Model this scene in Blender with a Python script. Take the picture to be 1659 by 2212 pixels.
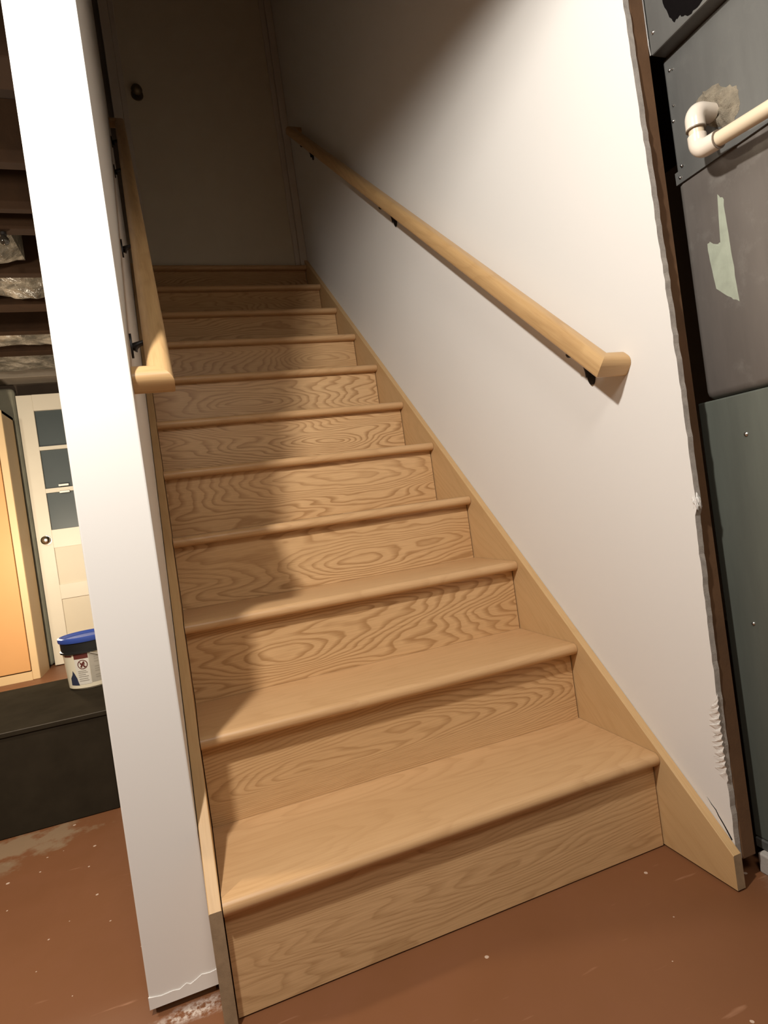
import bpy, bmesh, math, random
from mathutils import Vector, Matrix, noise as mnoise
random.seed(7)
for o in list(bpy.data.objects): bpy.data.objects.remove(o)
S = bpy.context.scene
COL = S.collection
R = math.radians

# ------------------------------------------------------------------ camera
cam_d = bpy.data.cameras.new('camera'); cam = bpy.data.objects.new('camera', cam_d); COL.objects.link(cam)
ax_r = Vector((0.9347434, -0.3266770, -0.1397746)); ax_d = Vector((-0.1365567, 0.0328871, -0.9900862)); ax_f = Vector((0.3280351, 0.9445637, -0.0138689))
m = Matrix((ax_r, -ax_d, -ax_f)).transposed().to_4x4()
m.translation = Vector((0.0155539, -1.0186241, 0.8099525))
cam.matrix_world = m
cam_d.sensor_fit = 'HORIZONTAL'; cam_d.sensor_width = 36.0
cam_d.lens = 36.0 * 1291.415 / 1659
cam_d.clip_start = 0.02; cam_d.clip_end = 60
S.camera = cam

# ------------------------------------------------------------------ world, lamps, exposure
w = bpy.data.worlds.new('world'); S.world = w; w.use_nodes = True
w.node_tree.nodes['Background'].inputs[0].default_value = (1.0, 0.86, 0.7, 1)
w.node_tree.nodes['Background'].inputs[1].default_value = 0.01
S.view_settings.view_transform = 'Standard'; S.view_settings.look = 'None'
S.view_settings.gamma = 1; S.view_settings.use_curve_mapping = False
S.view_settings.exposure = 0.0

def lamp(name, loc, power, col, rad):
    l = bpy.data.lights.new(name, 'POINT'); l.energy = power; l.color = col; l.shadow_soft_size = rad
    o = bpy.data.objects.new(name, l); o.location = loc; COL.objects.link(o); return o
lamp('ceiling_bulb_light', (-0.345, -0.60, 1.876), 106, (1.0, 0.95, 0.885), 0.04)    # bare bulb tucked behind a ceiling beam by the foot of the stairs
lamp('front_fill_light', (0.12, -1.50, 2.10), 42, (1.0, 0.94, 0.86), 0.22)          # added fill light out in front, lifts the lower steps and walls
lamp('left_fill_light', (-1.35, 0.47, 1.75), 70, (1.0, 0.90, 0.74), 0.06)           # added fill for the left room: bucket, floor and box front
lamp('work_light', (-0.84, 2.45, 0.80), 66, (1.0, 0.86, 0.66), 0.05)                # low lamp in front of the tan cabinet

# ------------------------------------------------------------------ helpers
def link(o, parent=None):
    COL.objects.link(o)
    if parent is not None: o.parent = parent
    return o
def wloc(p):
    v = Vector((0, 0, 0))
    while p is not None: v += p.location; p = p.parent
    return v
def tag(o, label=None, cat=None, group=None, kind=None):
    if label: o['label'] = label
    if cat: o['category'] = cat
    if group: o['group'] = group
    if kind: o['kind'] = kind
    return o
def thing(name, loc, label, cat, group=None):
    o = bpy.data.objects.new(name, None); o.location = loc; o.empty_display_size = 0.05
    return tag(link(o), label, cat, group)
def put(name, bm, mats, parent=None, origin=None, smooth=False, rot=None, local=False):
    """bm is in world coordinates (or local if local=True); object origin at `origin`"""
    if origin is None:
        lo = Vector((1e9,)*3); hi = -lo
        for v in bm.verts:
            for i in range(3): lo[i] = min(lo[i], v.co[i]); hi[i] = max(hi[i], v.co[i])
        origin = (lo + hi) / 2
    origin = Vector(origin)
    if not local:
        for v in bm.verts: v.co -= origin
    bmesh.ops.recalc_face_normals(bm, faces=bm.faces)
    me = bpy.data.meshes.new(name); bm.to_mesh(me); bm.free()
    if not isinstance(mats, (list, tuple)): mats = [mats]
    for mm in mats: me.materials.append(mm)
    if smooth:
        for p in me.polygons: p.use_smooth = True
        try: me.set_sharp_from_angle(angle=R(38))
        except Exception: pass
    o = bpy.data.objects.new(name, me)
    link(o, parent)
    o.location = origin - (wloc(parent) if parent else Vector((0, 0, 0)))
    if rot is not None: o.matrix_local = Matrix.Translation(o.location) @ rot.to_4x4()
    return o
def BM(): return bmesh.new()
def box(bm, lo, hi, bev=0.0, seg=1):
    lo = Vector(lo); hi = Vector(hi)
    r = bmesh.ops.create_cube(bm, size=1.0)
    for v in r['verts']:
        v.co = Vector((lo[i] + (v.co[i] + 0.5) * (hi[i] - lo[i]) for i in range(3)))
    if bev > 0:
        es = set(e for v in r['verts'] for e in v.link_edges)
        bmesh.ops.bevel(bm, geom=list(es), offset=bev, segments=seg, affect='EDGES', profile=0.5)
    return bm
def prism(bm, pts, ax, a, b, mi=0):
    """extrude 2D polygon pts along axis ax from a to b"""
    def mk(p, t):
        q = [0, 0, 0]; o = [i for i in range(3) if i != ax]
        q[o[0]], q[o[1]] = p; q[ax] = t; return q
    va = [bm.verts.new(mk(p, a)) for p in pts]; vb = [bm.verts.new(mk(p, b)) for p in pts]
    n = len(pts); fs = []
    fs.append(bm.faces.new(va[::-1])); fs.append(bm.faces.new(vb))
    for i in range(n): fs.append(bm.faces.new((va[i], va[(i+1) % n], vb[(i+1) % n], vb[i])))
    for f in fs: f.material_index = mi
    return fs
def tube(bm, path, r, n=16, cap=True):
    path = [Vector(p) for p in path]; rings = []
    up = None
    for i, p in enumerate(path):
        t = (path[min(i+1, len(path)-1)] - path[max(i-1, 0)]).normalized()
        if up is None: up = t.orthogonal().normalized()
        up = (up - t * up.dot(t)).normalized(); sd = t.cross(up)
        rr = r[i] if isinstance(r, (list, tuple)) else r
        rings.append([bm.verts.new(p + (up * math.cos(2*math.pi*k/n) + sd * math.sin(2*math.pi*k/n)) * rr) for k in range(n)])
    for a, b in zip(rings, rings[1:]):
        for k in range(n): bm.faces.new((a[k], a[(k+1) % n], b[(k+1) % n], b[k]))
    if cap: bm.faces.new(rings[0][::-1]); bm.faces.new(rings[-1])
    return bm
def lathe(bm, prof, c, n=40):
    """prof list of (r,z) revolved about vertical axis through c"""
    c = Vector(c); rings = []
    for r, z in prof:
        if r < 1e-6: rings.append([bm.verts.new(c + Vector((0, 0, z)))])
        else: rings.append([bm.verts.new(c + Vector((r*math.cos(2*math.pi*k/n), r*math.sin(2*math.pi*k/n), z))) for k in range(n)])
    for a, b in zip(rings, rings[1:]):
        for k in range(n):
            k2 = (k+1) % n
            if len(a) == 1 and len(b) == 1: continue
            if len(a) == 1: bm.faces.new((a[0], b[k], b[k2]))
            elif len(b) == 1: bm.faces.new((a[k], a[k2], b[0]))
            else: bm.faces.new((a[k], a[k2], b[k2], b[k]))
    return bm
def lathe_axis(bm, prof, c, axis, n=24):
    """revolve (r, t) about direction `axis` from point c"""
    axis = Vector(axis).normalized(); u = axis.orthogonal().normalized(); v = axis.cross(u); c = Vector(c); rings = []
    for r, t in prof:
        if r < 1e-6: rings.append([bm.verts.new(c + axis*t)])
        else: rings.append([bm.verts.new(c + axis*t + (u*math.cos(2*math.pi*k/n) + v*math.sin(2*math.pi*k/n))*r) for k in range(n)])
    for a, b in zip(rings, rings[1:]):
        for k in range(n):
            k2 = (k+1) % n
            if len(a) == 1 and len(b) == 1: continue
            if len(a) == 1: bm.faces.new((a[0], b[k], b[k2]))
            elif len(b) == 1: bm.faces.new((a[k], a[k2], b[0]))
            else: bm.faces.new((a[k], a[k2], b[k2], b[k]))
    return bm

# ------------------------------------------------------------------ materials
class NT:
    def __init__(s, name):
        s.m = bpy.data.materials.new(name); s.m.use_nodes = True; s.t = s.m.node_tree
        s.b = s.t.nodes['Principled BSDF']
    def n(s, typ, **kw):
        x = s.t.nodes.new(typ)
        for k, v in kw.items():
            if k.startswith('_'): setattr(x, k[1:], v)
            else:
                key = k.replace('__', ' ')
                x.inputs[int(key[1:]) if key[0] == 'i' and key[1:].isdigit() else key].default_value = v
        return x
    def l(s, a, b):
        s.t.links.new(a, b)
    def math(s, op, a, b=None, c=None):
        x = s.t.nodes.new('ShaderNodeMath'); x.operation = op
        for i, v in enumerate((a, b, c)):
            if v is None: continue
            if isinstance(v, (int, float)): x.inputs[i].default_value = v
            else: s.l(v, x.inputs[i])
        return x.outputs[0]
    def mix(s, f, a, b, blend='MIX'):
        x = s.t.nodes.new('ShaderNodeMix'); x.data_type = 'RGBA'; x.blend_type = blend
        for sock, v in ((x.inputs[0], f), (x.inputs[6], a), (x.inputs[7], b)):
            if isinstance(v, (int, float)): sock.default_value = v
            elif isinstance(v, (tuple, list)): sock.default_value = (*v[:3], 1)
            else: s.l(v, sock)
        return x.outputs[2]
    def noise(s, vec, scale, detail=3, rough=0.5, dist=0.0):
        x = s.n('ShaderNodeTexNoise', Scale=scale, Detail=detail, Roughness=rough, Distortion=dist)
        if vec is not None: s.l(vec, x.inputs['Vector'])
        return x.outputs[0]
    def ramp(s, f, stops, interp='LINEAR'):
        x = s.t.nodes.new('ShaderNodeValToRGB'); r = x.color_ramp; r.interpolation = interp
        while len(r.elements) < len(stops): r.elements.new(0.5)
        for e, (p, c) in zip(r.elements, stops):
            e.position = p; e.color = (*c, 1) if isinstance(c, (tuple, list)) else (c, c, c, 1)
        s.l(f, x.inputs[0]); return x.outputs[0]
    def obj(s): return s.n('ShaderNodeTexCoord').outputs['Object']
    def bump(s, h, strength, dist=0.002):
        x = s.n('ShaderNodeBump', Strength=strength, Distance=dist); s.l(h, x.inputs['Height']); s.l(x.outputs[0], s.b.inputs['Normal'])

def plain(name, col, rough=0.6, metal=0.0, var=0.0, scale=8.0, bump=0.0, spec=None):
    t = NT(name); c = t.obj()
    if var:
        f = t.noise(c, scale, 4, 0.6)
        t.l(t.mix(f, tuple(x*(1-var) for x in col), tuple(min(1, x*(1+var)) for x in col)), t.b.inputs['Base Color'])
    else: t.b.inputs['Base Color'].default_value = (*col, 1)
    t.b.inputs['Roughness'].default_value = rough; t.b.inputs['Metallic'].default_value = metal
    if spec is not None: t.b.inputs['Specular IOR Level'].default_value = spec
    if bump: t.bump(t.noise(c, scale*12, 4, 0.6), bump)
    return t.m

def oak(name, light, dark, ring=26.0, contrast=1.0, rough=0.42, eye=1.0):
    """plain-sawn oak: local X runs along the grain; object colour (r,g,b) = eye x, eye z, seed"""
    t = NT(name); oc = t.obj(); oi = t.n('ShaderNodeObjectInfo')
    sep = t.n('ShaderNodeSeparateXYZ'); t.l(oc, sep.inputs[0])
    sc = t.n('ShaderNodeSeparateColor'); t.l(oi.outputs['Color'], sc.inputs[0])
    x, y, z = sep.outputs; u0, v0, sd = sc.outputs
    ofs = t.math('MULTIPLY', sd, 37.0)
    cmb = t.n('ShaderNodeCombineXYZ')
    t.l(t.math('ADD', t.math('MULTIPLY', x, 0.95), ofs), cmb.inputs[0])
    t.l(t.math('ADD', t.math('MULTIPLY', y, 6.5), ofs), cmb.inputs[1])
    t.l(t.math('MULTIPLY', z, 6.5), cmb.inputs[2])
    n1 = t.noise(cmb.outputs[0], 1.0, 2.0, 0.45, 0.25)
    # wobble for the eye figure
    cm2 = t.n('ShaderNodeCombineXYZ')
    t.l(t.math('ADD', t.math('MULTIPLY', x, 6.0), ofs), cm2.inputs[0]); t.l(t.math('MULTIPLY', y, 10.0), cm2.inputs[1]); t.l(t.math('MULTIPLY', z, 22.0), cm2.inputs[2])
    n2 = t.noise(cm2.outputs[0], 1.0, 2.0, 0.5)
    wob = t.math('SUBTRACT', n2, 0.5)
    dx = t.math('SUBTRACT', x, t.math('SUBTRACT', u0, 0.5)); dz = t.math('SUBTRACT', z, t.math('SUBTRACT', v0, 0.5))
    ex = t.math('POWER', t.math('MULTIPLY', dx, 0.9), 2.0); ez = t.math('POWER', t.math('MULTIPLY', dz, 4.6), 2.0)
    d = t.math('SQRT', t.math('ADD', t.math('ADD', ex, ez), 0.0004))
    field = t.math('ADD', t.math('ADD', n1, t.math('MULTIPLY', d, 0.62*eye)), t.math('MULTIPLY', wob, 0.09))
    rg = t.math('FRACT', t.math('MULTIPLY', field, ring))
    rings = t.ramp(rg, [(0.0, 0.15), (0.45, 0.05), (0.78, 0.75), (0.9, 1.0), (1.0, 0.2)])
    # fade: rings stronger in some zones
    z1 = t.noise(cmb.outputs[0], 0.8, 2, 0.5)
    amp = t.math('MULTIPLY', t.ramp(z1, [(0.3, 0.45), (0.65, 1.0)]), t.math('MULTIPLY', oi.outputs['Alpha'], contrast))
    # pores: short dark dashes along the grain
    cm3 = t.n('ShaderNodeCombineXYZ')
    t.l(t.math('ADD', t.math('MULTIPLY', x, 14.0), ofs), cm3.inputs[0]); t.l(t.math('MULTIPLY', y, 420.0), cm3.inputs[1]); t.l(t.math('MULTIPLY', z, 420.0), cm3.inputs[2])
    p = t.noise(cm3.outputs[0], 1.0, 2.0, 0.6)
    pores = t.ramp(p, [(0.40, 0.0), (0.72, 1.0)])
    f = t.math('ADD', t.math('MULTIPLY', rings, amp), t.math('MULTIPLY', pores, 0.36), None)
    f = t.math('MINIMUM', f, 1.0)
    base = t.mix(f, light, dark)
    blotch = t.noise(cmb.outputs[0], 0.6, 2, 0.5)
    base = t.mix(t.ramp(blotch, [(0.35, 0.0), (0.7, 0.45)]), base, tuple(a*b for a, b in zip(light, (0.78, 0.70, 0.60))))
    t.l(base, t.b.inputs['Base Color'])
    t.b.inputs['Roughness'].default_value = rough
    t.b.inputs['Specular IOR Level'].default_value = 0.35
    t.bump(t.math('SUBTRACT', 1.0, f), 0.12, 0.0006)
    return t.m

OAK_L, OAK_D = (0.69, 0.455, 0.235), (0.375, 0.21, 0.088)
M = {}
M['riser'] = oak('oak_riser', OAK_L, OAK_D, 30, 1.0)
M['tread'] = oak('oak_tread', (0.61, 0.385, 0.195), (0.45, 0.26, 0.118), 20, 0.45, 0.36, 0.25)
M['skirt'] = oak('oak_skirt', (0.61, 0.405, 0.20), (0.48, 0.295, 0.13), 16, 0.4, 0.45, 0.15)
M['end_grain'] = plain('grimy_oak_end_grain', (0.31, 0.22, 0.13), 0.8, var=0.35, scale=60, bump=0.2)
M['rail'] = oak('oak_rail', (0.57, 0.37, 0.175), (0.39, 0.23, 0.10), 14, 0.5, 0.34, 0.1)

def drywall(name, col):
    t = NT(name); c = t.obj()
    f = t.noise(c, 3.0, 3, 0.5)
    t.l(t.mix(f, tuple(x*0.97 for x in col), col), t.b.inputs['Base Color'])
    t.b.inputs['Roughness'].default_value = 0.5; t.b.inputs['Specular IOR Level'].default_value = 0.25
    t.bump(t.noise(c, 160, 3, 0.6), 0.06, 0.001); return t.m
M['drywall'] = drywall('white_wall_paint', (0.785, 0.765, 0.725))
M['gypsum'] = plain('grey_gypsum_edge', (0.40, 0.36, 0.32), 0.9, var=0.45, scale=60, bump=0.5)
M['white_trim'] = plain('dull_white_trim_paint', (0.62, 0.57, 0.50), 0.45, var=0.05)
M['door_paint'] = plain('beige_door_paint', (0.66, 0.60, 0.48), 0.5, var=0.04)
M['stud'] = plain('old_brown_lumber', (0.125, 0.062, 0.026), 0.85, var=0.4, scale=14, bump=0.2)
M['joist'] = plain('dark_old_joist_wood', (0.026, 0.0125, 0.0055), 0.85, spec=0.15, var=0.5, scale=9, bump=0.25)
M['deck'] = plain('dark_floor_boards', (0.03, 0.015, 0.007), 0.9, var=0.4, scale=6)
M['black_iron'] = plain('black_bracket_metal', (0.012, 0.009, 0.008), 0.45, 0.3)
M['dark_wall'] = plain('dark_basement_wall', (0.055, 0.038, 0.024), 0.9, var=0.4, scale=5, bump=0.2)
M['room_wall'] = plain('basement_wall_paint', (0.26, 0.20, 0.145), 0.85, var=0.15, scale=3)
M['concrete'] = plain('grey_green_concrete', (0.20, 0.19, 0.14), 0.9, var=0.3, scale=9, bump=0.3)
M['grey_beam'] = plain('grey_painted_beam', (0.20, 0.165, 0.125), 0.8, var=0.25, scale=12, bump=0.2)
M['black_paint'] = plain('black_painted_wood', (0.030, 0.0235, 0.0155), 0.9, spec=0.0, var=0.35, scale=10, bump=0.1)
M['worn_highlight_edge'] = plain('worn_box_edge_highlight', (0.075, 0.06, 0.042), 0.7, var=0.5, scale=60)  # chipped edge; the paler colour also paints in its faint highlight
M['cab_panel'] = plain('tan_cabinet_panel', (0.56, 0.29, 0.105), 0.55, var=0.06, scale=4)
M['cab_frame'] = plain('cream_cabinet_frame', (0.60, 0.425, 0.225), 0.5, var=0.06, scale=5)
M['cream_door'] = plain('cream_panel_door_paint', (0.66, 0.60, 0.48), 0.45, var=0.05, scale=5)
M['cream_panel'] = plain('cream_panel_paint', (0.60, 0.53, 0.40), 0.5, var=0.05, scale=5)
M['steel'] = plain('brushed_steel_knob', (0.55, 0.50, 0.43), 0.22, 1.0)
M['dark_brass'] = plain('aged_brass_knob', (0.17, 0.14, 0.09), 0.4, 0.8)
M['white_plastic'] = plain('white_clip_plastic', (0.85, 0.83, 0.76), 0.35)
M['pvc'] = plain('white_plumbing_plastic', (0.74, 0.66, 0.56), 0.22, var=0.06, scale=30)
M['pvc_pipe'] = plain('cream_pipe_plastic', (0.70, 0.58, 0.42), 0.28, var=0.08, scale=20)
M['pvc_dark'] = plain('grey_pipe_seam', (0.20, 0.16, 0.12), 0.5)
M['fibre'] = plain('grey_fibre_putty', (0.235, 0.20, 0.145), 0.95, var=0.85, scale=38, bump=1.0)
M['black_hole'] = plain('black_tar_paper', (0.005, 0.004, 0.004), 0.95, spec=0.05)
M['slab'] = plain('pale_concrete_block', (0.42, 0.38, 0.34), 0.9, var=0.3, scale=25, bump=0.4)
M['screw'] = plain('bright_screw_metal', (0.60, 0.58, 0.55), 0.3, 1.0)
M['green_paint'] = plain('pale_green_paint', (0.33, 0.36, 0.28), 0.7, var=0.25, scale=40)
M['bucket'] = plain('cream_bucket_plastic', (0.88, 0.78, 0.58), 0.3)
M['blue'] = plain('blue_lid_plastic', (0.035, 0.075, 0.33), 0.45)
M['blue_light'] = plain('lid_rim_glare_plastic', (0.16, 0.19, 0.42), 0.25)
M['black_plastic'] = plain('black_bucket_band', (0.008, 0.008, 0.007), 0.55)
M['red_print'] = plain('dark_red_print', (0.13, 0.028, 0.02), 0.5)
M['white_print'] = plain('white_label_paper', (0.76, 0.70, 0.60), 0.5)
M['grey_print'] = plain('grey_label_print', (0.46, 0.41, 0.33), 0.5, var=0.1, scale=50)
M['grey_text'] = plain('grey_text_print', (0.36, 0.32, 0.26), 0.5)
M['navy_print'] = plain('navy_figure_print', (0.03, 0.035, 0.07), 0.5)
M['wire'] = plain('pale_handle_wire', (0.55, 0.50, 0.42), 0.4)

def sheet_metal(name, col, rough, streak):
    t = NT(name); c = t.obj()
    st = t.n('ShaderNodeMapping'); t.l(c, st.inputs[0]); st.inputs['Scale'].default_value = (9, 26, 4)
    a = t.noise(st.outputs[0], 1.0, 5, 0.65); b = t.noise(c, 14, 5, 0.7)
    base = t.mix(a, tuple(x*0.75 for x in col), tuple(x*1.2 for x in col))
    base = t.mix(t.ramp(b, [(0.55, 0.0), (0.75, streak)]), base, (0.30, 0.29, 0.26))
    t.l(base, t.b.inputs['Base Color']); t.b.inputs['Roughness'].default_value = rough
    t.b.inputs['Metallic'].default_value = 0.25
    t.bump(t.noise(c, 5, 2), 0.05, 0.01); return t.m
M['sheet'] = sheet_metal('grey_sheet_metal', (0.130, 0.130, 0.122), 0.42, 0.12)
M['sheet_brown'] = sheet_metal('brown_grey_sheet_metal', (0.175, 0.155, 0.138), 0.36, 0.45)
M['cabinet_grey'] = sheet_metal('grey_green_furnace_paint', (0.125, 0.137, 0.115), 0.5, 0.0)

def glass_dark():
    t = NT('dull_window_glass')
    g = t.noise(t.obj(), 6, 2)
    t.l(t.mix(g, (0.045, 0.065, 0.064), (0.065, 0.085, 0.082)), t.b.inputs['Base Color'])
    t.b.inputs['Roughness'].default_value = 0.42; t.b.inputs['Transmission Weight'].default_value = 0.35
    t.b.inputs['Specular IOR Level'].default_value = 0.35; return t.m
M['glass'] = glass_dark()

def batt_mat():
    t = NT('crumpled_grey_insulation'); c = t.obj()
    a = t.noise(c, 9, 5, 0.65, 0.6); b = t.noise(c, 30, 3, 0.6)
    base = t.ramp(a, [(0.32, (0.045, 0.038, 0.029)), (0.5, (0.125, 0.11, 0.085)), (0.66, (0.30, 0.265, 0.215))])
    base = t.mix(t.ramp(b, [(0.6, 0.0), (0.72, 0.6)]), base, (0.09, 0.06, 0.035))
    t.l(base, t.b.inputs['Base Color']); t.b.inputs['Roughness'].default_value = 0.32
    t.bump(b, 0.9, 0.012); return t.m
M['batt'] = batt_mat()

def floor_mat():
    t = NT('worn_red_brown_floor_paint'); c = t.obj()
    a = t.noise(c, 2.2, 5, 0.6); b = t.noise(c, 9, 5, 0.65)
    base = t.mix(a, (0.155, 0.061, 0.025), (0.220, 0.092, 0.039))
    base = t.mix(t.ramp(b, [(0.45, 0.0), (0.75, 0.35)]), base, (0.19, 0.075, 0.036))
    # worn grey patch in front of the black box
    def spot(cx, cy, sx, sy, r0, r1):
        mp = t.n('ShaderNodeMapping'); t.l(c, mp.inputs[0]); mp.inputs['Location'].default_value = (-cx/sx, -cy/sy, 0); mp.inputs['Scale'].default_value = (1/sx, 1/sy, 0)
        ln = t.n('ShaderNodeVectorMath', _operation='LENGTH'); t.l(mp.outputs[0], ln.inputs[0])
        v = t.math('ADD', ln.outputs['Value'], t.math('MULTIPLY', t.math('SUBTRACT', b, 0.5), 2.2))
        return t.ramp(v, [(r0, 1.0), (r1, 0.0)])
    base = t.mix(t.math('MULTIPLY', spot(-0.50, 0.93, 0.20, 0.10, 0.55, 0.8), 0.75), base, (0.27, 0.19, 0.115))
    base = t.mix(t.math('MULTIPLY', spot(-0.62, 0.82, 0.16, 0.09, 0.5, 0.75), 0.55), base, (0.25, 0.18, 0.11))
    # plaster dust at the foot of the wall end and by the furnace slab
    dust = t.math('MULTIPLY', spot(-0.085, 0.075, 0.085, 0.03, 0.35, 0.95), t.ramp(t.noise(c, 70, 4, 0.7), [(0.42, 0.0), (0.6, 1.0)]))
    base = t.mix(dust, base, (0.60, 0.52, 0.45))
    base = t.mix(t.math('MULTIPLY', spot(1.0, -0.18, 0.07, 0.06, 0.4, 0.9), 0.5), base, (0.30, 0.25, 0.20))
    # scattered pale specks and scratches of paint
    vo = t.n('ShaderNodeTexVoronoi', Scale=26.0); t.l(c, vo.inputs['Vector'])
    sc = t.n('ShaderNodeSeparateColor'); t.l(vo.outputs['Color'], sc.inputs[0])
    rad = t.math('MULTIPLY', t.math('POWER', sc.outputs[0], 3.0), 0.13)
    spk = t.math('LESS_THAN', t.math('ADD', vo.outputs['Distance'], t.math('MULTIPLY', t.math('SUBTRACT', t.noise(c, 150, 2), 0.5), 0.05)), rad)
    base = t.mix(t.math('MULTIPLY', spk, 0.8), base, (0.60, 0.46, 0.36))
    mp = t.n('ShaderNodeMapping'); t.l(c, mp.inputs[0]); mp.inputs['Rotation'].default_value = (0, 0, R(52)); mp.inputs['Scale'].default_value = (9, 60, 1)
    scr = t.ramp(t.noise(mp.outputs[0], 1.0, 2, 0.5), [(0.70, 0.0), (0.80, 0.55)])
    base = t.mix(scr, base, (0.42, 0.22, 0.13))
    t.l(base, t.b.inputs['Base Color'])
    t.l(t.math('ADD', 0.38, t.math('MULTIPLY', b, 0.25)), t.b.inputs['Roughness'])
    t.b.inputs['Specular IOR Level'].default_value = 0.28
    t.bump(b, 0.15, 0.003); return t.m
M['floor'] = floor_mat()

# ------------------------------------------------------------------ setting
W = 0.90; RUN = 0.2254
def structure(name, bm, mat, parent=None, label=None, **kw):
    o = put(name, bm, mat, parent, **kw); o['kind'] = 'structure'
    if label: o['label'] = label
    return o
structure('floor', box(BM(), (-3.2, -3.4, -0.1), (2.6, 3.95, 0)), M['floor'], label='red brown painted concrete floor with worn grey patches', origin=(0, 0, 0))

# wall on the right of the stairs: gypsum sheet with a torn front edge, bare stud behind it
def edge_y(z):
    k = [(0.0, -0.147), (0.42, -0.152), (0.70, -0.1565), (0.715, -0.158), (0.72, -0.1635), (0.94, -0.163), (1.67, -0.150), (2.3, -0.148)]
    for (a, ya), (b, yb) in zip(k, k[1:]):
        if a <= z <= b: return ya + (yb - ya) * (z - a) / (b - a)
    return k[-1][1]
rnd = random.Random(3)
pts = []
nz = 150
for i in range(nz + 1):
    z = 0.05 + (2.24 - 0.05) * i / nz
    pts.append((edge_y(z) + rnd.uniform(-0.0011, 0.0011), z))
poly = [(2.30, 0.05)] + pts + [(0.10, 2.24), (0.10, 4.4), (2.30, 4.4)]
bm = BM(); fs = prism(bm, poly, 0, 0.92, 0.933)
for f in fs[2:]:
    c = f.calc_center_median()
    if c.y < -0.12 and c.z < 2.23: f.material_index = 1
wall_r = structure('wall_right', bm, [M['drywall'], M['gypsum']], label='white painted stairwell wall with a torn unfinished front edge', origin=(0.92, 0, 0))
put('stud', box(BM(), (0.934, -0.149, 0.046), (0.968, -0.06, 2.24), 0.002), M['stud'], wall_r)['label'] = 'bare brown stud behind the gypsum sheet'
bm = BM()                                                     # ragged paper along the lower edge
nu, nv = 8, 90; g = []
for j in range(nv + 1):
    z = 0.205 + 0.165 * j / nv; row = []
    env = min(1, j / 12, (nv - j) / 12)
    wdt = 0.026 * env * (0.6 + 0.4 * math.sin(j * 1.1) * rnd.random()) + 0.003
    for i in range(nu + 1):
        s = i / nu
        y = edge_y(z) - 0.003 + (wdt + 0.003) * s
        h = (math.sin(j * 0.88 + 2.5 * s + 0.6 * math.sin(j * 0.31)) * 0.5 + 0.5) * 0.004 * env * (1 - s) ** 0.6 + 0.0006 * env * (1 - s)
        row.append(bm.verts.new((0.9199 - h, y, z - 0.010 * s + rnd.uniform(-0.0006, 0.0006))))
    g.append(row)
for a, b in zip(g, g[1:]):
    for i in range(nu): bm.faces.new((a[i], a[i+1], b[i+1], b[i]))
put('torn_paper_edge', bm, M['drywall'], wall_r)['label'] = 'ragged torn paper facing low on the wall edge'
bm = BM()
cr = [(-0.0955, 0.150), (-0.105, 0.138), (-0.113, 0.131), (-0.118, 0.121), (-0.127, 0.109), (-0.134, 0.098), (-0.142, 0.085)]
w_ = [0.0002, 0.0010, 0.0013, 0.0016, 0.0018, 0.0020, 0.0022]
va = [bm.verts.new((0.9196, y - a, z + a)) for (y, z), a in zip(cr, w_)]; vb = [bm.verts.new((0.9196, y + a*0.2, z - a*0.2)) for (y, z), a in zip(cr, w_)]
for i in range(len(cr) - 1): bm.faces.new((va[i], va[i+1], vb[i+1], vb[i]))
put('crack', bm, M['black_hole'], wall_r)['label'] = 'dark crack in the plaster beside the skirt board'
# little lump of joint compound at the step in the sheet edge
bm = BM(); bmesh.ops.create_icosphere(bm, subdivisions=3, radius=1)
for v in bm.verts:
    n = 1 + 0.35 * math.sin(v.co.x*5 + v.co.z*7) * math.cos(v.co.y*6)
    v.co = Vector((0.925 + v.co.x*0.007*n, -0.160 + v.co.y*0.006*n, 0.733 + v.co.z*0.017*n))
put('plaster_lump', bm, M['drywall'], wall_r, smooth=True)

# wall on the left of the stairs (its white end stands in front)
bm = box(BM(), (-0.138, 0.10, 0.014), (-0.0225, 2.30, 4.4), 0.003, 2)
wall_l = structure('wall_left', bm, M['drywall'], label='white painted partition wall with its end facing the room', origin=(-0.08, 0.1, 0))
put('sole_plate', box(BM(), (-0.130, 0.106, 0.0), (-0.03, 2.28, 0.016)), M['stud'], wall_l)['label'] = 'dark wooden plate under the partition'
bm = BM()
top = [(-0.1385, 0.034), (-0.118, 0.030), (-0.098, 0.031), (-0.088, 0.029), (-0.076, 0.035), (-0.070, 0.031), (-0.060, 0.035), (-0.050, 0.040), (-0.036, 0.038), (-0.022, 0.040)]
prism(bm, [(-0.1385, 0.013)] + top + [(-0.022, 0.013)], 1, 0.0982, 0.1008)
put('patch_strip', bm, M['drywall'], wall_l)['label'] = 'rough plaster strip with a cracked top edge'
structure('wall_header', box(BM(), (-0.1375, 0.10, 2.075), (0.92, 0.20, 4.4)), M['drywall'], label='header wall above the foot of the stairs')
structure('wall_top', box(BM(), (-0.14, 2.40, 2.0), (1.0, 2.46, 4.4)), M['white_trim'], label='wall at the head of the stairs')
structure('ceiling_stairwell', box(BM(), (-0.14, 0.1, 4.4), (1.0, 2.46, 4.46)), M['drywall'], label='stairwell ceiling')

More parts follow.
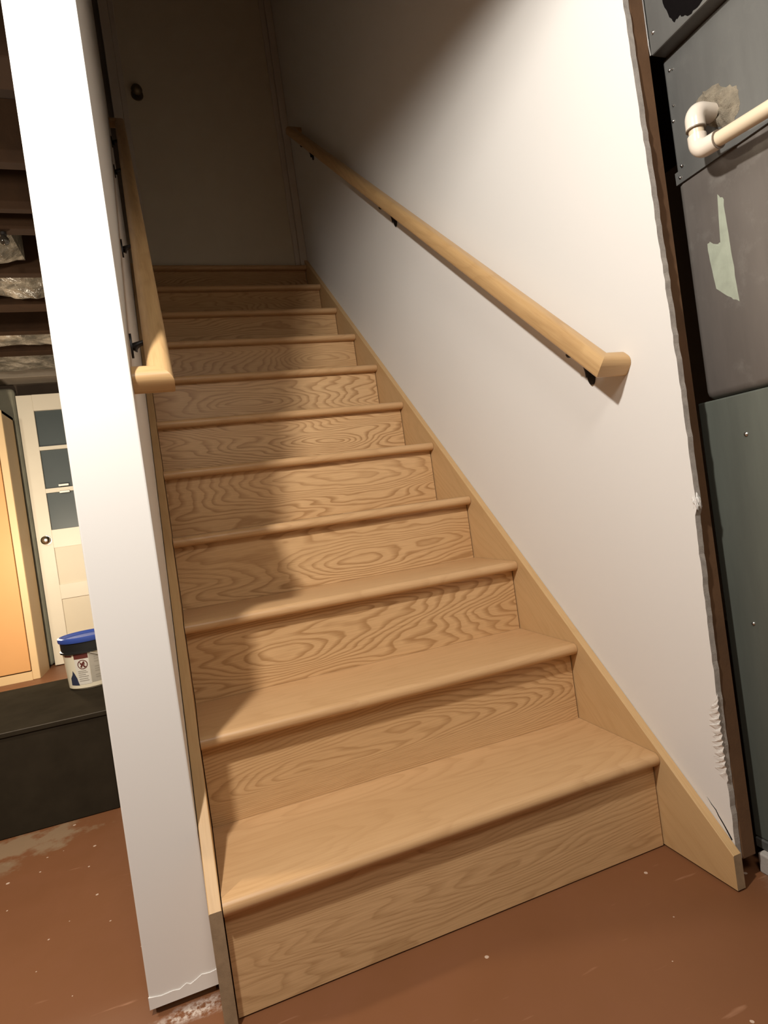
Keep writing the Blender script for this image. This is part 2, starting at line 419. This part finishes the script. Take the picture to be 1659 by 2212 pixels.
# door at the head of the stairs with its casing
d1 = structure('door_1', box(BM(), (0.075, 2.312, 2.212), (0.855, 2.350, 4.25), 0.002), M['door_paint'], label='flat beige door at the head of the stairs')
bm = lathe_axis(BM(), [(0, -0.062), (0.012, -0.061), (0.024, -0.053), (0.028, -0.042), (0.024, -0.030), (0.012, -0.022), (0.011, -0.008), (0.030, -0.006), (0.031, 0.0)], (0.133, 2.312, 3.125), (0, 1, 0))
put('knob', bm, M['dark_brass'], d1, smooth=True)['label'] = 'dark round door knob'
bm = box(BM(), (0.880, 2.285, 2.205), (0.9195, 2.325, 4.3), 0.004, 2)
t1 = structure('trim_1', bm, M['white_trim'], label='white door casing on the right of the upper door')
put('bead', box(BM(), (0.852, 2.298, 2.205), (0.880, 2.325, 4.3), 0.003), M['white_trim'], t1)
bm = box(BM(), (0.004, 2.285, 2.205), (0.050, 2.325, 4.3), 0.004, 2)
t2 = structure('trim_2', bm, M['white_trim'], label='white door casing on the left of the upper door')
put('bead', box(BM(), (0.050, 2.298, 2.205), (0.078, 2.325, 4.3), 0.003), M['white_trim'], t2)

# outer basement room
structure('wall_far', box(BM(), (-3.2, 3.86, 0), (2.6, 3.95, 2.3)), M['dark_wall'], label='dark far wall of the basement')
structure('wall_back', box(BM(), (-3.2, -3.4, 0), (2.6, -3.3, 2.3)), M['room_wall'], label='basement wall behind the viewer')
structure('wall_west', box(BM(), (-3.2, -3.3, 0), (-3.1, 3.86, 2.3)), M['room_wall'], label='basement wall on the far left')
structure('wall_east', box(BM(), (2.5, -3.3, 0), (2.6, 3.86, 2.3)), M['room_wall'], label='basement wall on the far right')
structure('wall_pier', box(BM(), (-2.2, 3.785, 0), (-0.925, 3.858, 1.985), 0.03, 3), M['concrete'], label='grey concrete pier behind the tan cabinet')
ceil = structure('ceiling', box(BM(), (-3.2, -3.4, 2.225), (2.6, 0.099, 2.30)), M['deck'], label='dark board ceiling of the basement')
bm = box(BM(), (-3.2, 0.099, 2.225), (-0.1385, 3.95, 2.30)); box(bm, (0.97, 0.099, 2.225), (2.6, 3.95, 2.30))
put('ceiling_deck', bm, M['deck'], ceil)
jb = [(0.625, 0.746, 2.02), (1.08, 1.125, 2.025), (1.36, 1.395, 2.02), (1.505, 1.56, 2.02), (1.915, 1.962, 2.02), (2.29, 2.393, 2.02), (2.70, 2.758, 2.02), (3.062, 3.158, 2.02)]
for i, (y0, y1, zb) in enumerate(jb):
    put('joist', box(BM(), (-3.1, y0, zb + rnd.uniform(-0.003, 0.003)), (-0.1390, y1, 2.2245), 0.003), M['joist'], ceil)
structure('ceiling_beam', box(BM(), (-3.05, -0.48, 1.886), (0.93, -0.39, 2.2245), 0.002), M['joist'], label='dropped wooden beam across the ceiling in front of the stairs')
put('beam', box(BM(), (-3.1, 3.655, 2.02), (-0.139, 3.845, 2.2245), 0.004), M['grey_beam'], ceil)['label'] = 'grey painted beam above the cream door'

# ------------------------------------------------------------------ staircase
dz = [0.0065, 0.0007, -0.0024, -0.0035, 0.0006, -0.0069, -0.0019, -0.0003, 0.0013, 0.0058, 0.004]
dy = [-0.003, 0.0042, 0.0035, 0.0032, 0.0008, -0.0004, 0.0002, -0.0018, -0.0014, -0.0016, 0.0]
zt = [k*0.2 + dz[k-1] for k in range(1, 12)]
yn = [(k-1)*RUN + dy[k-1] for k in range(1, 12)]
TH = 0.027; OH = 0.032
stair = thing('staircase', (W/2, 0, 0), 'straight oak staircase rising between two white walls', 'staircase')
eyes = [(0.5, 0.9, 0.11, 0.5), (0.47, 0.515, 0.37, 1), (0.28, 0.47, 0.52, 1), (0.58, 0.50, 0.23, 1), (0.60, 0.52, 0.81, 1), (0.64, 0.49, 0.66, 1), (0.35, 0.5, 0.91, 1), (0.7, 0.5, 0.15, 1), (0.5, 0.5, 0.44, 1), (0.4, 0.5, 0.73, 1), (0.55, 0.5, 0.29, 1)]
def tread_profile(y0, y1, z):
    r = TH / 2; p = []
    for i in range(11):
        a = R(90 + 180 * i / 10)
        p.append((y0 + r + r*math.cos(a), z - r + r*math.sin(a)))
    return p + [(y1, z - TH), (y1, z)]
for k in range(11):
    back = yn[k+1] + OH + 0.004 if k < 10 else 2.352
    bm = BM(); prism(bm, tread_profile(yn[k], back, zt[k]), 0, 0.0012, W - 0.0012)
    o = put('tread' if k < 10 else 'landing_nosing', bm, M['tread'], stair, smooth=True)
    o.color = (rnd.random(), 0.5 + rnd.uniform(-.2, .2), rnd.random(), 1)
for k in range(11):
    y = yn[k] + (OH if k else 0.021); z0 = zt[k-1] + 0.0004 if k else 0.003
    bm = box(BM(), (0.0015, y, z0), (W - 0.003, y + 0.018, zt[k] - TH))
    o = put('riser', bm, M['riser'], stair); o.color = eyes[k]
# skirt boards, cut plumb at the foot, grain along the slope
ang = math.atan2(0.8873, 1.0)
def skirt(x0, x1, front, label, c=0.212, bot=-0.32, lo=0.004, name='skirt_board', sd=0.3):
    top = lambda y: c + 0.8873*y
    yb = 2.285
    pts = [(front, lo), (front, top(front)), (yb, top(yb)), (yb, top(yb) + bot - 0.1), (-(bot + c) / 0.8873 + 0.06, lo)]
    bm = BM(); prism(bm, pts, 0, x0, x1)
    es = [e for e in bm.edges if all(abs(v.co.z - top(v.co.y)) < 1e-4 for v in e.verts) and e.calc_length() > 0.3]
    bmesh.ops.bevel(bm, geom=es, offset=0.0015, segments=2, affect='EDGES', profile=0.5)
    for f in bm.faces:
        c_ = f.calc_center_median()
        if abs(c_.y - front) < 1e-4: f.material_index = 1
    # local frame: X along the slope
    rot = Matrix(((0, 1, 0), (math.cos(ang), 0, -math.sin(ang)), (math.sin(ang), 0, math.cos(ang)))).to_3x3()
    rot = Matrix((Vector((0, math.cos(ang), math.sin(ang))), Vector((-1, 0, 0)), Vector((0, -math.sin(ang), math.cos(ang))))).transposed()
    org = Vector(((x0 + x1)/2, 1.0, top(1.0) - 0.12)); inv = rot.transposed()
    for v in bm.verts: v.co = inv @ (v.co - org)
    o = put(name, bm, [M['skirt'], M['end_grain']], stair, origin=org, rot=rot, local=True); o['label'] = label
    o.color = (0.2, 0.5, sd, 1); return o
skirt(W, 0.9192, -0.160, 'oak skirt board against the right wall')
skirt(-0.0212, -0.0005, 0.000, 'oak skirt board against the left wall', c=0.196, sd=0.7)

# ------------------------------------------------------------------ handrails
def rail_section(w, h):
    """rounded loaf section in (across, up), listed counter-clockwise; centred"""
    pts = []
    def arc(cx, cy, r, a0, a1, n):
        for i in range(n + 1):
            a = R(a0 + (a1 - a0) * i / n); pts.append((cx + r*math.cos(a), cy + r*math.sin(a)))
    rb, rt = 0.007, 0.017
    arc(w/2 - rt, h/2 - rt, rt, 0, 90, 6); arc(-w/2 + rt, h/2 - rt, rt, 90, 180, 6)
    arc(-w/2 + rb, -h/2 + rb, rb, 180, 270, 3); arc(w/2 - rb, -h/2 + rb, rb, 270, 360, 3)
    return pts
def handrail(name, xc, xwall, y0, y1, zline, slope, label, brackets, bot_plate, ht=0.050):
    """xc rail centre, xwall wall plane, zline(y) height of the rail's centre"""
    sgn = 1 if xwall > xc else -1
    a = math.atan(slope); t = Vector((0, math.cos(a), math.sin(a))); n = Vector((0, -math.sin(a), math.cos(a))); X = Vector((1, 0, 0))
    root = thing(name, (xwall, (y0 + y1)/2, zline((y0 + y1)/2)), label, 'handrail')
    wd = 0.045
    sec = rail_section(wd, ht)
    P0 = Vector((xc, y0, zline(y0))); P1 = Vector((xc, y1, zline(y1)))
    # main rail, mitred at both ends so that the returns meet it at 45 degrees
    def cut(bm, P, sg):     # ring of the mitre: outer side longest
        return [bm.verts.new(P + X*u + n*v + t * (sg * (-sgn) * u)) for u, v in sec]
    bm = BM(); A = cut(bm, P0, -1); B = cut(bm, P1, 1); nn = len(sec)
    for i in range(nn): bm.faces.new((A[i], A[(i+1) % nn], B[(i+1) % nn], B[i]))
    bm.faces.new(A); bm.faces.new(B[::-1])
    rot = Matrix((t, -X, n)).transposed(); org = (P0 + P1)/2; inv = rot.transposed()
    for v in bm.verts: v.co = inv @ (v.co - org)
    o = put('rail', bm, M['rail'], root, origin=org, rot=rot, local=True, smooth=True); o.color = (0.3, 0.5, 0.17 if sgn > 0 else 0.61, 1)
    for P, sg in ((P0, -1), (P1, 1)):
        bm = BM()
        A = cut(bm, P, sg)
        # same section turned towards the wall: across-coordinate becomes distance along the rail
        B = [bm.verts.new(P + X*(xwall - sgn*0.0005 - P.x) + n*v + t*(sg*(-sgn)*u)) for u, v in sec]
        for i in range(nn): bm.faces.new((A[i], A[(i+1) % nn], B[(i+1) % nn], B[i]))
        bm.faces.new(A); bm.faces.new(B[::-1])
        rot2 = Matrix((X, t, n)).transposed(); org = P.copy(); inv = rot2.transposed()
        for v in bm.verts: v.co = inv @ (v.co - org)
        o = put('wall_return', bm, M['rail'], root, origin=org, rot=rot2, local=True, smooth=True); o.color = (0.5, 0.5, 0.43 if sg < 0 else 0.85, 1)
    for y in brackets:
        zb = zline(y) - ht/2 / math.cos(a)
        zp = zb - bot_plate
        b = bpy.data.objects.new('bracket', None); b.empty_display_size = 0.02; link(b, root)
        b.location = Vector((xwall, y, zp)) - wloc(root)
        # wall plate: upright oval
        bm = BM(); pr = []
        for i in range(20):
            q = 2*math.pi*i/20; pr.append((y + 0.012*math.cos(q), zp + 0.026*math.sin(q)))
        prism(bm, pr, 0, xwall - sgn*0.0045, xwall - sgn*0.0002)
        put('plate', bm, M['black_iron'], b, smooth=True)
        # curved arm, thick at the plate, up to the underside of the rail
        dxr = xc - xwall
        path = []
        for i in range(13):
            s = i/12
            path.append((xwall - sgn*0.004 + (dxr + sgn*0.004)*(0.35*s + 0.65*(1 - math.cos(s*math.pi/2))), y, zp - 0.006 + (zb - 0.004 - zp + 0.006)*(0.25*s + 0.75*math.sin(s*math.pi/2))))
        put('arm', tube(BM(), path, [0.0115 - 0.006*math.sin(min(1, i/7)*math.pi/2) for i in range(13)], 12), M['black_iron'], b, smooth=True)
        bm = box(BM(), (-0.022, -0.009, -0.004), (0.022, 0.009, 0.0), 0.0015)
        rot = Matrix((t, -X, n)).transposed()
        for v in bm.verts: v.co = rot @ v.co + Vector((xc, y, zb))
        bmesh.ops.create_uvsphere(bm, u_segments=12, v_segments=8, radius=0.0075, matrix=Matrix.Translation((xc, y, zb - 0.010)))
        put('saddle', bm, M['black_iron'], b)
    return root
handrail('handrail', 0.867, 0.92, -0.028, 2.06, lambda y: 1.028 + 0.862*(y + 0.028), 0.862,
         'oak handrail on the white wall to the right of the stairs', (0.069, 1.0, 1.90), 0.054, 0.040)
handrail('handrail', 0.0262, -0.0225, 0.140, 2.15, lambda y: 1.095 + 0.880*(y - 0.140), 0.880,
         'oak handrail on the inside of the left partition wall', (0.315, 0.79, 1.50, 1.94), 0.014, 0.041)

# ------------------------------------------------------------------ furnace on the right
fur = thing('furnace', (1.30, -0.66, 0), 'grey sheet metal furnace with tall duct beside the right wall edge', 'furnace')
YB = -1.3
o = put('lower_cabinet', box(BM(), (1.000, YB, 0.060), (1.62, -0.122, 0.917), 0.003, 2), M['cabinet_grey'], fur); o['label'] = 'smooth grey green lower cabinet'
put('flange', box(BM(), (0.997, YB, 0.040), (1.6, -0.124, 0.0595), 0.002), M['sheet'], fur)
o = put('base_slab', box(BM(), (0.983, YB - 0.05, 0.0), (1.66, -0.138, 0.0395), 0.003, 2), M['slab'], fur); o['label'] = 'pale concrete base slab'
o = put('middle_duct', box(BM(), (1.003, YB, 0.9185), (1.60, -0.137, 1.352), 0.016, 3), M['sheet_brown'], fur, smooth=True); o['label'] = 'scuffed brown grey duct section'
o = put('upper_duct', box(BM(), (1.001, YB, 1.338), (1.60, -0.145, 1.5695), 0.004, 2), M['sheet'], fur)
bm = box(BM(), (0.968, YB, 1.570), (1.62, -0.151, 2.22), 0.003, 2)
put('top_plenum', bm, M['sheet'], fur)
put('seam_strip', box(BM(), (0.9985, YB, 1.333), (1.004, -0.142, 1.356)), M['sheet'], fur)
put('corner_strip', tube(BM(), [(0.9675, -0.1515, 1.571), (0.9675, -0.1500, 1.59), (0.9675, -0.1500, 2.2)], 0.0016, 8), M['screw'], fur)
for (y, z, x, r) in [(-0.163, 1.606, 0.968, 0.0035), (-0.1588, 1.542, 1.001, 0.003), (-0.1522, 1.4505, 1.001, 0.003), (-0.1584, 1.3625, 1.0, 0.003), (-0.153, 1.3430, 0.9985, 0.003), (-0.165, 1.540, 1.001, 0.0022), (-0.2175, 0.8426, 1.0, 0.0042), (-0.1815, 0.4912, 1.0, 0.0035), (-0.157, 1.477, 1.001, 0.0022)]:
    put('screw', lathe_axis(BM(), [(r, 0.0), (r, 0.0012), (r*0.7, 0.0024), (0, 0.003)], (x, y, z), (-1, 0, 0), 10), M['screw'], fur, smooth=True)
# fibre putty around the hole for the drain pipe
def blob_patch(outline, x, thick, n_in=5, rough=0.5, seed=1):
    q = random.Random(seed); bm = BM(); cy = sum(p[0] for p in outline)/len(outline); cz = sum(p[1] for p in outline)/len(outline)
    rings = []
    for k in range(n_in + 1):
        s = 1 - k/n_in*0.97
        row = []
        for p in outline:
            y, z = cy + (p[0]-cy)*s, cz + (p[1]-cz)*s
            nv = mnoise.noise(Vector((y*55 + seed, z*55, seed))) + 0.5*mnoise.noise(Vector((y*120, z*120 + seed, 3)))
            row.append(bm.verts.new((x - thick*(1 - s**4)*(0.75 + rough*nv) - 0.0002, y, z)))
        rings.append(row)
    n = len(outline)
    for a, b in zip(rings, rings[1:]):
        for i in range(n): bm.faces.new((a[i], a[(i+1) % n], b[(i+1) % n], b[i]))
    bm.faces.new(rings[-1]); return bm
def subdiv_outline(pts, n=4, jit=0.002, seed=0):
    q = random.Random(seed); out = []
    for a, b in zip(pts, pts[1:] + pts[:1]):
        for i in range(n):
            s = i/n; out.append((a[0] + (b[0]-a[0])*s + q.uniform(-jit, jit), a[1] + (b[1]-a[1])*s + q.uniform(-jit, jit)))
    return out
ol = subdiv_outline([(-0.2026, 1.4472), (-0.222, 1.459), (-0.2462, 1.4545), (-0.266, 1.437), (-0.283, 1.4237), (-0.2865, 1.405), (-0.2815, 1.385), (-0.2685, 1.3725), (-0.250, 1.3722), (-0.238, 1.384), (-0.215, 1.400), (-0.205, 1.42)], 4, 0.0022, 5)
o = put('fibre_patch', blob_patch(ol, 1.001, 0.010, 14, 0.8, 2), M['fibre'], fur, smooth=True); o['label'] = 'rough round patch of grey fibre where the pipe enters'
ol = subdiv_outline([(-0.182, 1.70), (-0.190, 1.645), (-0.2015, 1.602), (-0.210, 1.587), (-0.2225, 1.589), (-0.240, 1.574), (-0.262, 1.575), (-0.36, 1.60), (-0.36, 1.70)], 5, 0.0015, 9)
o = put('tar_paper_patch', blob_patch(ol, 0.968, 0.0025, 3, 0.3, 4), M['black_hole'], fur); o['label'] = 'torn black paper patch at the top'
ol = subdiv_outline([(-0.2198, 1.2753), (-0.2311, 1.261), (-0.2315, 1.2197), (-0.234, 1.14), (-0.2361, 1.076), (-0.215, 1.095), (-0.1939, 1.1145), (-0.190, 1.16), (-0.1869, 1.1988), (-0.1925, 1.2022), (-0.210, 1.190), (-0.219, 1.195), (-0.220, 1.235)], 4, 0.0012, 3)
o = put('paint_patch', blob_patch(ol, 1.0032, 0.0006, 2, 0.2, 5), M['green_paint'], fur); o['label'] = 'pale green strip of old paint'

pipe = thing('drain_pipe', (0.953, -0.238, 1.37), 'cream plastic drain pipe with two elbows on the grey duct', 'pipe')
def arc3(c, u, v, r, n=8): return [Vector(c) + Vector(u)*r*math.cos(i/n*math.pi/2) + Vector(v)*r*math.sin(i/n*math.pi/2) for i in range(n + 1)]
px, py = 0.953, -0.237; zt1, zb1 = 1.409, 1.338
e = 0.017
up_path = [(0.993, py, zt1), (px + e, py, zt1)] + arc3((px + e, py, zt1 - e), (0, 0, 1), (-1, 0, 0), e)[1:] + [(px, py, 1.378)]
put('elbow', tube(BM(), up_path, 0.0158, 18), M['pvc'], pipe, smooth=True)['label'] = 'upper white elbow'
put('short_pipe', tube(BM(), [(px, py, 1.392), (px, py, 1.35)], 0.0122, 18), M['pvc_pipe'], pipe, smooth=True)
put('joint_ring', tube(BM(), [(px, py, 1.3785), (px, py, 1.3765)], 0.0161, 18), M['pvc_dark'], pipe, smooth=True)
dn = Vector((0, -1, -0.09)).normalized()
low = [(px, py, 1.366), (px, py, zb1 + e)] + [tuple(Vector((px, py, zb1 + e)) + Vector((0, -1, 0))*e*(1 - math.cos(i/8*math.pi/2)) + Vector((0, 0, -1))*e*math.sin(i/8*math.pi/2)) for i in range(1, 9)]
endp = Vector(low[-1]) + dn*0.022; low += [tuple(endp)]
put('elbow', tube(BM(), low, 0.0152, 18), M['pvc'], pipe, smooth=True)['label'] = 'lower white elbow'
put('joint_ring', tube(BM(), [endp, endp + dn*0.0015], 0.0155, 18), M['pvc_dark'], pipe, smooth=True)
put('long_pipe', tube(BM(), [endp - dn*0.01, endp + dn*0.85], 0.0122, 18), M['pvc_pipe'], pipe, smooth=True)['label'] = 'long cream pipe running forward'

# ------------------------------------------------------------------ left background: box, bucket, cabinet, door, insulation
bx = thing('storage_box', (-1.1, 1.31, 0), 'long low black painted box on the floor left of the partition', 'box')
put('body', box(BM(), (-2.2, 1.005, 0.0), (-0.262, 1.62, 0.290), 0.003), M['black_paint'], bx)
put('lid', box(BM(), (-2.205, 1.0, 0.290), (-0.258, 1.625, 0.305), 0.002), M['black_paint'], bx)
bm = tube(BM(), [(-2.2, 1.0012, 0.3038), (-0.2600, 1.0012, 0.3038), (-0.2592, 1.62, 0.3038)], 0.0016, 6)
put('worn_highlight_edge', bm, M['worn_highlight_edge'], bx)['label'] = 'rubbed edge of the lid with a painted highlight'

bc = Vector((-0.347, 1.425, 0.305))
bk = thing('bucket', bc, 'small cream bucket with blue lid standing on the black box', 'bucket')
RB, RT, HB = 0.078, 0.087, 0.172
bm = lathe(BM(), [(0, 0.001), (RB - 0.006, 0.001), (RB, 0.007), (RT - 0.001, HB*0.80), (RT, HB*0.82), (RT, HB), (0, HB)], bc, 48)
put('pail', bm, M['bucket'], bk, smooth=True)
bm = lathe(BM(), [(RT + 0.0005, HB*0.76), (RT + 0.006, HB*0.765), (RT + 0.006, HB*0.80), (RT + 0.002, HB*0.81), (RT + 0.003, HB*1.0), (RT - 0.004, HB*1.0)], bc, 48)
put('collar', bm, M['black_plastic'], bk, smooth=True)['label'] = 'black collar under the lid'
bm = lathe(BM(), [(RT - 0.004, HB - 0.002), (RT + 0.007, HB - 0.002), (RT + 0.009, HB + 0.004), (RT + 0.008, HB + 0.013), (RT + 0.003, HB + 0.016), (RT - 0.004, HB + 0.014), (RT - 0.009, HB + 0.008), (RT - 0.02, HB + 0.007), (0, HB + 0.007)], bc, 48)
put('lid', bm, M['blue'], bk, smooth=True)['label'] = 'round blue lid'
face = math.atan2(-1.0186 - bc.y, 0.0156 - bc.x)
def rad_at(z): return RB + (RT - RB) * (z - 0.007) / (HB*0.8)
def bpos(th, z, off): 
    a = face + R(th); r = rad_at(z) + off
    return (bc.x + r*math.cos(a), bc.y + r*math.sin(a), bc.z + z)
def wrap(poly, off):        # convex polygon (deg, z) wrapped on the pail, fine in angle
    bm = BM(); vs = [bm.verts.new((p[0], p[1], 0)) for p in poly]; bm.faces.new(vs)
    ths = [p[0] for p in poly]; t0, t1 = min(ths), max(ths); n = max(1, int((t1 - t0)/5))
    for i in range(1, n):
        x = t0 + (t1 - t0)*i/n
        bmesh.ops.bisect_plane(bm, geom=bm.verts[:] + bm.edges[:] + bm.faces[:], plane_co=(x, 0, 0), plane_no=(1, 0, 0))
    for v in bm.verts: v.co = Vector(bpos(v.co.x, v.co.y, off))
    return bm
def rect(a, b, c, d): return [(a, c), (b, c), (b, d), (a, d)]
put('side_label', wrap(rect(-2, 62, 0.022, 0.126), 0.0004), M['grey_print'], bk)['label'] = 'grey printed side label'
lab = put('front_label', wrap(rect(-36, -3, 0.020, 0.128), 0.0006), M['white_print'], bk); lab['label'] = 'white warning label with round red prohibition sign'
bm = wrap(rect(-36, -4, 0.112, 0.130), 0.0010); put('red_band', bm, M['red_print'], lab)
bm = wrap(rect(-66, -42, 0.122, 0.128), 0.0008); put('red_bar', bm, M['red_print'], bk)
bm = BM()                                                     # prohibition sign: ring, figure, slash
def ribbon(bm, pts, wd, off):
    prev = None
    for i, (a, z) in enumerate(pts):
        a0, z0 = pts[max(i-1, 0)]; a1, z1 = pts[min(i+1, len(pts)-1)]
        k = rad_at(z)*math.pi/180
        dx, dzz = (a1-a0)*k, (z1-z0); L = math.hypot(dx, dzz) or 1
        nx, nz_ = -dzz/L, dx/L
        c = (bm.verts.new(bpos(a + nx*wd/2/k, z + nz_*wd/2, off)), bm.verts.new(bpos(a - nx*wd/2/k, z - nz_*wd/2, off)))
        if prev: bm.faces.new((prev[0], prev[1], c[1], c[0]))
        prev = c
k_ = rad_at(0.09)*math.pi/180
ribbon(bm, [(-18 + 0.0155/k_*math.cos(q*math.pi/12), 0.091 + 0.0155*math.sin(q*math.pi/12)) for q in range(25)], 0.0028, 0.0011)
ribbon(bm, [(-18 - 0.011/k_, 0.102), (-18 + 0.011/k_, 0.080)], 0.0028, 0.0012)
ribbon(bm, [(-18 + 0.006/k_, 0.101), (-18 - 0.001/k_, 0.092), (-18 - 0.006/k_, 0.081)], 0.006, 0.0013)
ribbon(bm, [(-18 - 0.008/k_, 0.094), (-18 + 0.008/k_, 0.092)], 0.004, 0.0013)
ribbon(bm, [(-18 + 0.001/k_, 0.092), (-18 + 0.006/k_, 0.080)], 0.004, 0.0013)
put('prohibition_sign', bm, M['red_print'], lab)
bm = BM()
for z, a1 in ((0.068, -12), (0.062, -9), (0.055, -14), (0.048, -8), (0.040, -10), (0.033, -8)):
    ribbon(bm, [(-31 + (a1 + 31)*i/6, z) for i in range(7)], 0.0026, 0.0010)
put('small_print', bm, M['grey_text'], lab)
bm = BM()
for z in (0.112, 0.104, 0.094, 0.076, 0.068, 0.060, 0.046, 0.038):
    ribbon(bm, [(8 + 40*i/8, z) for i in range(9)], 0.003, 0.0008)
put('side_print', bm, M['grey_text'], bk)
put('dark_figure', wrap([(-58, 0.020), (-33, 0.018), (-37, 0.045), (-42, 0.062), (-46, 0.072), (-49, 0.058), (-56, 0.045)], 0.0007), M['navy_print'], bk)['label'] = 'dark picture on the front of the bucket'
hp = []
for i in range(25):
    s = math.pi*i/24; a = face + R(2) 
    hp.append(Vector(bpos(2 + 180*i/24, 0.130 - 0.045*math.sin(s), 0.006)))
put('handle', tube(BM(), hp, 0.0016, 6), M['wire'], bk, smooth=True)['label'] = 'thin pale wire handle hanging down'

cb = thing('cabinet', (-1.35, 3.555, 0), 'tall tan wooden cabinet with a flat door beside the cream panelled door', 'cabinet')
x0, x1, y0, y1, zc = -1.78, -0.940, 3.405, 3.705, 1.755
bm = box(BM(), (x0, y0 + 0.02, 0.0), (x0 + 0.02, y1, zc)); box(bm, (x1 - 0.02, y0 + 0.02, 0.0), (x1, y1, zc)); box(bm, (x0, y1 - 0.012, 0), (x1, y1, zc)); box(bm, (x0, y0 + 0.02, zc - 0.02), (x1, y1, zc))
put('carcass', bm, M['cab_frame'], cb)
bm = box(BM(), (x1 - 0.044, y0, 0.0), (x1, y0 + 0.02, zc), 0.003); put('stile', bm, M['cab_frame'], cb)
bm = box(BM(), (x0, y0, 0.0), (x0 + 0.06, y0 + 0.02, zc), 0.003); put('stile', bm, M['cab_frame'], cb)
bm = box(BM(), (x0 + 0.06, y0, 0.0), (x1 - 0.044, y0 + 0.02, 0.055)); put('bottom_rail', bm, M['cab_frame'], cb)
bm = box(BM(), (x0 + 0.06, y0, 1.56), (x1 - 0.044, y0 + 0.02, zc)); put('top_rail', bm, M['cab_frame'], cb)
put('door_panel', box(BM(), (x0 + 0.064, y0 - 0.004, 0.062), (x1 - 0.0475, y0 + 0.016, 1.555), 0.002), M['cab_panel'], cb)['label'] = 'flat tan door panel'

d2 = structure('door_2', None or (lambda bm: (box(bm, (-0.9125, 3.74, 0.006), (-0.812, 3.776, 1.915), 0.002),
     box(bm, (-0.812, 3.74, 1.802), (-0.25, 3.776, 1.915)), box(bm, (-0.812, 3.74, 1.520), (-0.25, 3.776, 1.545)), box(bm, (-0.812, 3.74, 1.216), (-0.25, 3.776, 1.246)),
     box(bm, (-0.812, 3.74, 0.826), (-0.25, 3.776, 0.953)), box(bm, (-0.812, 3.74, 0.460), (-0.25, 3.776, 0.562)), box(bm, (-0.812, 3.74, 0.006), (-0.25, 3.776, 0.20)),
     box(bm, (-0.25, 3.74, 0.006), (-0.150, 3.776, 1.915), 0.002), bm)[-1])(BM()), M['cream_door'], label='cream panelled door with three glass panes beyond the black box')
for z0, z1 in ((1.545, 1.802), (1.246, 1.520), (0.953, 1.216)):
    put('pane', box(BM(), (-0.812, 3.762, z0), (-0.25, 3.766, z1)), M['glass'], d2)
for z0, z1 in ((0.562, 0.826), (0.20, 0.460)):
    put('panel', box(BM(), (-0.812, 3.754, z0), (-0.25, 3.766, z1)), M['cream_panel'], d2)
put('knob', lathe_axis(BM(), [(0, -0.060), (0.014, -0.059), (0.026, -0.052), (0.0305, -0.042), (0.026, -0.030), (0.013, -0.022), (0.012, -0.008), (0.032, -0.006), (0.033, 0.0)], (-0.8504, 3.74, 0.8866), (0, 1, 0)), M['steel'], d2, smooth=True)['label'] = 'round steel door knob'
put('clip', box(BM(), (-0.725, 3.728, 1.254), (-0.66, 3.741, 1.268), 0.002), M['white_plastic'], d2)
put('clip', box(BM(), (-0.725, 3.728, 1.206), (-0.66, 3.741, 1.220), 0.002), M['white_plastic'], d2)

def batt(y0, y1, xr, label, seed, sag=0.02):
    q = random.Random(seed); bm = BM(); nx, ny = 70, 12; x0 = -2.6; g = []
    ph = [q.uniform(0, 6.28) for _ in range(6)]
    for i in range(nx + 1):
        row = []
        for j in range(ny + 1):
            s, r = i/nx, j/ny
            x = x0 + (xr - x0)*s; y = y0 + 0.004 + (y1 - y0 - 0.008)*r
            e = min(1, 4*r, 4*(1 - r)) ** 0.5 * min(1, (1 - s)*18) ** 0.6
            h = sag*(0.6 + 0.5*math.sin(9*x + ph[0] + 3*r) * math.cos(5*r + ph[1]) + 0.35*math.sin(23*x + 8*r + ph[2]) + 0.25*math.sin(41*x - 17*r + ph[3])) + q.uniform(-.35, .35)*sag
            row.append(bm.verts.new((x, y, 2.045 - e*h + (1 - e)*0.03)))
        g.append(row)
    for a, b in zip(g, g[1:]):
        for j in range(ny): bm.faces.new((a[j], b[j], b[j+1], a[j+1]))
    # closed body up to the boards
    bot = list(bm.faces); r_ = bmesh.ops.extrude_face_region(bm, geom=bot)
    for v in [v for v in r_['geom'] if isinstance(v, bmesh.types.BMVert)]: v.co.z = 2.20
    o = put('insulation_batt', bm, M['batt'], origin=((x0 + xr)/2, (y0 + y1)/2, 2.05))
    return tag(o, label, 'insulation', 'insulation between the ceiling joists')
batt(1.562, 1.913, -0.44, 'short crumpled grey insulation batt, nearest of the four between the joists', 1)
batt(1.964, 2.288, -0.33, 'crumpled grey insulation batt in the second bay, with bright folds', 2)
batt(2.760, 3.060, -0.30, 'smooth grey insulation batt in the third bay of the joists', 3, 0.012)
batt(3.160, 3.652, -0.25, 'grey insulation batt just before the grey beam above the cream door', 4, 0.012)
lb = thing('light_bulb', (-0.441, 1.533, 2.018), 'small dark unlit bulb hanging under a joist by the nearest insulation batt', 'bulb')
put('socket', lathe(BM(), [(0, 0.0), (0.011, 0.0), (0.011, -0.010), (0.008, -0.012), (0, -0.012)], (-0.441, 1.533, 2.0165), 16), M['black_iron'], lb, smooth=True)
put('glass', lathe(BM(), [(0.007, -0.011), (0.014, -0.020), (0.017, -0.030), (0.014, -0.040), (0.007, -0.0455), (0, -0.047)], (-0.441, 1.533, 2.0165), 20), plain('dark_bulb_glass', (0.02, 0.016, 0.012), 0.08), lb, smooth=True)
